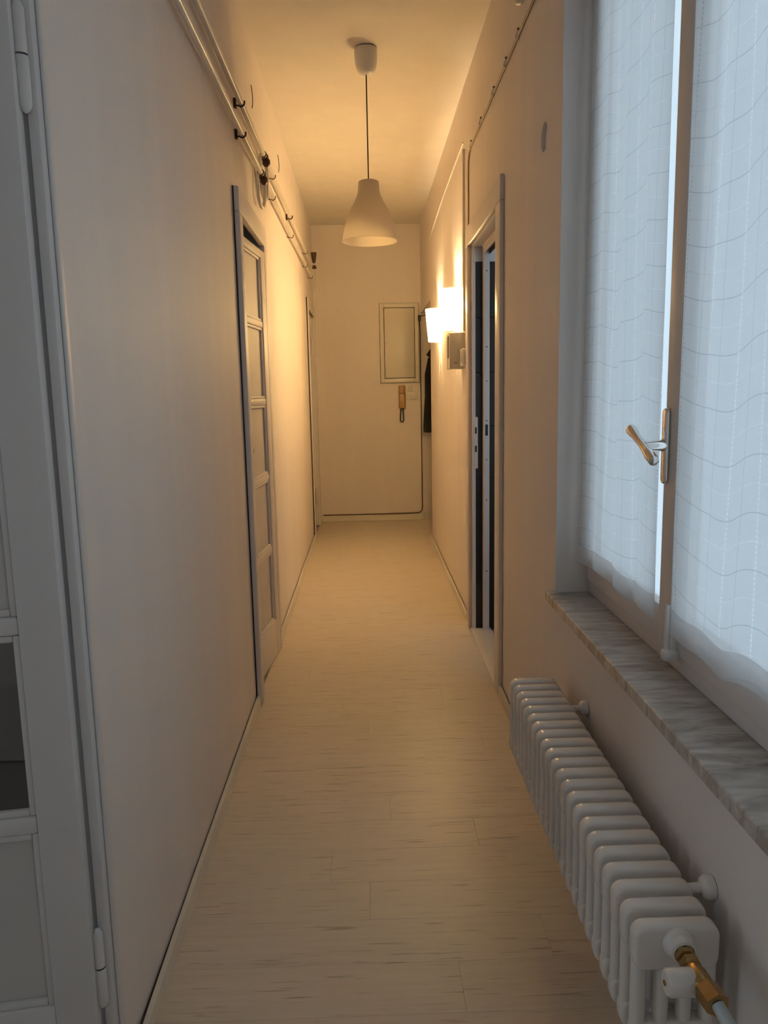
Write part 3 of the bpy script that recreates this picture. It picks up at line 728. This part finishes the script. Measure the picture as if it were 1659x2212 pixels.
# round recess
mb = MB(); mb.lathe([(RR + .001, 0), (RR, .002), (RR, .013), (0, .013)], (XR, *RC), 32, 'X')
bmesh.ops.reverse_faces(mb.bm, faces=mb.bm.faces)
tag(build('round_recess', mb, 'wall'), 'small round recess in the right wall beside the window', 'recess')

# ------------------------------------------------------------------ heating pipes on left wall
XP = XL + .030; RP = .0125
def clip(parent, y, z, big):
    rr = RP + .003
    pts = [(XL, y, z - rr * .6)] + [(XP + rr * math.cos(a), y, z + rr * math.sin(a)) for a in [math.radians(d) for d in (225, 250, 275, 300, 330, 0, 25)]]
    q = MB(); q.tube(pts, .0035 if big else .0025, 8)
    if big: q.box(XL, XL + .012, y - .008, y + .008, z - .02, z + .016)
    build('pipe_clip', q, 'dark_metal', parent)
def pipe(z, y_end, y_start, y_far, label, bigs, smalls, zloop):
    r = thing('heating_pipe', (XL, 3.0, zloop), label, 'pipe', 'heating pipes on the left wall')
    q = MB(); q.tube([(XP, YF, z), (XP, y_end - .05, z), (XP, y_end, z)], RP, 14); build('near_run', q, 'pipe', r)
    # dark union + valve where the run ends
    q = MB(); q.lathe([(.010, -.01), (.017, -.008), (.017, .012), (.013, .016), (.012, .028), (.019, .032), (.021, .045), (.017, .058), (0, .062)], (XP, y_end, z), 16, 'Y'); build('union', q, 'dark_metal', r)
    q = MB(); q.lathe([(0, .004), (.016, .003), (.020, -.006), (.019, -.022), (.012, -.03), (.008, -.036)], (XP + .008, y_end + .05, z - .012), 18); build('valve_knob', q, 'dark_metal', r)
    # hanging loop
    yb = y_end + .05; loop = []
    for k in range(11):
        a = PI * k / 10
        loop.append((XP + .006 - .016 * k / 10, yb - .10 * (1 - math.cos(a)) * .5, zloop + .04 - .04 * math.sin(a)))
    pts = [(XP + .008, yb, z - .045), (XP + .008, yb, z - .10)] + loop + [(XP - .010, yb - .10, z - .06), (XP - .012, yb - .09, z - .02)]
    q = MB(); q.tube(pts, .0085, 10); build('loop', q, 'pipe', r)
    q = MB(); q.tube([(XP, y_start, z), (XP, y_far, z + .006)], RP * .95, 12); build('far_run', q, 'pipe', r)
    for y in bigs: clip(r, y, z, True)
    for y in smalls: clip(r, y, z, False)
    return r
p_up = pipe(2.513, 4.03, 4.16, 7.45, 'upper of the two painted heating pipes high on the left wall', (1.6, 3.34, 5.4), (4.42, 6.72), 2.30)
p_lo = pipe(2.395, 3.90, 4.03, 7.32, 'lower of the two painted heating pipes high on the left wall', (1.6, 3.34), (4.38, 5.42, 6.66, 7.30), 2.235)
# far end: bracket with loop
r = thing('pipe_end_valve', (XL, 7.62, 2.3), 'dark valve and drooping pipe loop at the far end of the heating pipes', 'valve')
q = MB(); q.lathe([(0, .07), (.028, .066), (.026, .05), (.018, -.01), (.012, -.03), (0, -.034)], (XP + .012, 7.64, 2.60), 14); build('valve_head', q, 'dark_metal', r)
q = MB(); q.lathe([(0, .02), (.012, .018), (.022, 0), (.020, -.012), (0, -.02)], (XP + .014, 7.64, 2.53), 14); build('valve_base', q, 'dark_metal', r)
pts = [(XP + .014, 7.64, 2.52), (XP + .018, 7.63, 2.42), (XP + .010, 7.61, 2.34), (XP - .004, 7.57, 2.30), (XP - .012, 7.54, 2.32), (XP - .012, 7.50, 2.38), (XP - .006, 7.45, 2.50)]
q = MB(); q.tube(pts, .008, 10); build('loop', q, 'pipe', r)
for i, (y, z) in enumerate(((3.90, 2.735), (5.02, 2.745))):
    mb = MB(); mb.tube([(XL + .001, y, z + .05), (XL + .004, y + .003, z + .03), (XL + .006, y + .006, z), (XL + .005, y + .008, z - .03), (XL + .001, y + .010, z - .05)], .0020, 8)
    tag(build('wire_loop', mb, 'dark_metal'), ('bent wire stub above the nearer pipe clips on the left wall', 'bent wire stub above the pipe valves on the left wall')[i], 'wire', 'wire stubs on the left wall')

# ------------------------------------------------------------------ end wall: cabinet, entry phone, switches, cable
r = thing('meter_cabinet', (.36, YB, 1.43), 'flush cream meter cabinet on the end wall', 'cabinet')
cx0, cx1, cz0, cz1 = .158, .553, 1.43, 2.222
for nm, b in (('frame_side', (cx0, cx0 + .04, cz0, cz1)), ('frame_side', (cx1 - .04, cx1, cz0, cz1)), ('frame_rail', (cx0 + .04, cx1 - .04, cz0, cz0 + .042)), ('frame_rail', (cx0 + .04, cx1 - .04, cz1 - .042, cz1))):
    q = MB(); q.box(b[0], b[1], YB - .022, YB - .0005, b[2], b[3], bev=.002); build(nm, q, 'plastic', r)
q = MB(); q.box(cx0 - .004, cx1 + .004, YB - .006, YB - .0003, cz0 - .004, cz1 + .003); build('shadow_gap', q, 'gap', r)  # dark backing paints the shade lines round the frame and door
q = MB(); q.box(cx0 + .046, cx1 - .046, YB - .021, YB - .007, cz0 + .048, cz1 - .048, bev=.002); dd = build('door', q, 'plastic', r)
q = MB(); q.lathe([(.010, 0), (.012, -.008), (.009, -.014), (0, -.016)], (cx0 + .062, YB - .021, 1.826), 16, 'Y'); build('knob', q, 'plastic', dd)
r = thing('entry_phone', (.37, YB, 1.03), 'tan entry phone handset with black cord on the end wall', 'phone')
q = MB(); q.box(.338, .408, YB - .035, YB, 1.165, 1.40, bev=.006); build('base', q, 'phone', r)
q = MB(); q.box(.341, .401, YB - .062, YB - .034, 1.168, 1.32, bev=.010, seg=3); hs = build('handset', q, 'phone', r)
q = MB(); q.box(.343, .402, YB - .055, YB - .034, 1.325, 1.40, bev=.008); build('earpiece', q, 'phone', hs)
q = MB(); q.box(.358, .378, YB - .0655, YB - .060, 1.313, 1.320, bev=.002); build('button', q, 'gold', r)
q = MB(); q.tube([(.360, YB - .03, 1.17), (.354, YB - .02, 1.10), (.352, YB - .015, 1.055), (.356, YB - .014, 1.035), (.369, YB - .014, 1.028), (.382, YB - .014, 1.035), (.386, YB - .015, 1.055), (.384, YB - .02, 1.10), (.378, YB - .03, 1.17)], .006, 10); build('curly_cord', q, 'black', r)
r = thing('doorbell_buzzer', (.45, YB, 1.34), 'small raised cream buzzer above the end wall switch', 'switch')
q = MB(); q.box(.432, .480, YB - .018, YB, 1.338, 1.398, bev=.006); bb = build('housing', q, 'plastic', r)
q = MB(); q.lathe([(.016, 0), (.016, -.006), (.010, -.010), (0, -.010)], (.452, YB - .018, 1.37), 18, 'Y'); build('dial', q, 'plastic', bb)
r = thing('light_switch', (.478, YB, 1.25), 'cream single light switch plate beside the entry phone', 'switch')
q = MB(); q.box(.420, .535, YB - .010, YB, 1.254, 1.334, bev=.003); build('plate', q, 'plastic', r)
q = MB(); q.box(.458, .500, YB - .014, YB - .009, 1.272, 1.318, bev=.002); build('rocker', q, 'plastic', r)
# dark cable running down the corner and along the baseboard
yc = YB - .006
r = thing('corner_cable', (.56, YB, .06), 'dark cable running down the end wall corner and along its baseboard', 'cable')
q = MB(); q.tube([(.562, yc, 2.05), (.566, yc - .02, 1.9), (.566, yc - .02, 1.5), (.568, yc - .005, 1.42), (.570, yc, 1.2), (.569, yc, .8), (.570, yc, .3), (.570, yc, .13), (.562, yc, .095), (.545, yc, .078), (.50, yc, .072), (.2, yc, .069), (-.2, yc, .067), (XL + .03, yc, .067)], .0052, 8); build('cable', q, 'dark_metal', r)
q = MB(); q.box(.545, .574, YB - .03, YB, 2.04, 2.10, bev=.003); build('connector_block', q, 'black', r)
q = MB(); q.tube([(.565, YB - .01, 2.085), (.60, YB + .01, 2.098), (.66, YB + .02, 2.105), (.9, YB + .022, 2.10)], .004, 8); build('branch_cable', q, 'dark_metal', r)

# ------------------------------------------------------------------ coat in the alcove
ct = thing('coat', (.80, 7.86, .93), 'long black coat hanging in the alcove behind the wall corner', 'coat')
t = bmesh.new(); rows = []; n = 36
for z, hw, dp in ((.925, .215, .06), (1.0, .215, .062), (1.15, .207, .066), (1.3, .195, .07), (1.45, .178, .072), (1.58, .16, .07), (1.66, .148, .064), (1.70, .138, .055), (1.725, .10, .045)):
    row = []
    for k in range(n):
        a = 2 * PI * k / n; fold = 1 + (.10 * math.sin(a * 5 + z * 2) * max(0, 1.7 - z))
        row.append(t.verts.new((.80 + hw * math.cos(a), 7.93 + dp * math.sin(a) * fold, z + (.006 * math.sin(a * 3) if z < .95 else 0))))
    rows.append(row)
for a, b in zip(rows, rows[1:]):
    for k in range(n): t.faces.new((a[k], a[(k + 1) % n], b[(k + 1) % n], b[k]))
t.faces.new(rows[-1]); t.faces.new(rows[0][::-1])
q = MB(); q._add(t); build('coat_body', q, 'coat', ct)
q = MB(); q.prism([(.625, 1.705), (.66, 1.675), (.70, 1.70), (.80, 1.66), (.90, 1.70), (.975, 1.69), (.93, 1.76), (.80, 1.80), (.69, 1.79), (.655, 1.745)], 'XZ', 7.855, 7.995, bev=.012); build('collar', q, 'coat', ct)
for s in (-1, 1):
    q = MB(); q.tube([(.80 + s * .12, 7.90, 1.66), (.80 + s * .15, 7.885, 1.5), (.80 + s * .155, 7.88, 1.3), (.80 + s * .15, 7.885, 1.1)], [.045, .05, .045, .042], 14); build('sleeve', q, 'coat', ct)
q = MB(); q.tube([(.80, YB + .03, 1.78), (.80, 7.97, 1.77), (.80, 7.95, 1.80)], .007, 8)
tag(build('coat_hook', q, 'dark_metal'), 'dark wall hook holding the black coat', 'hook')
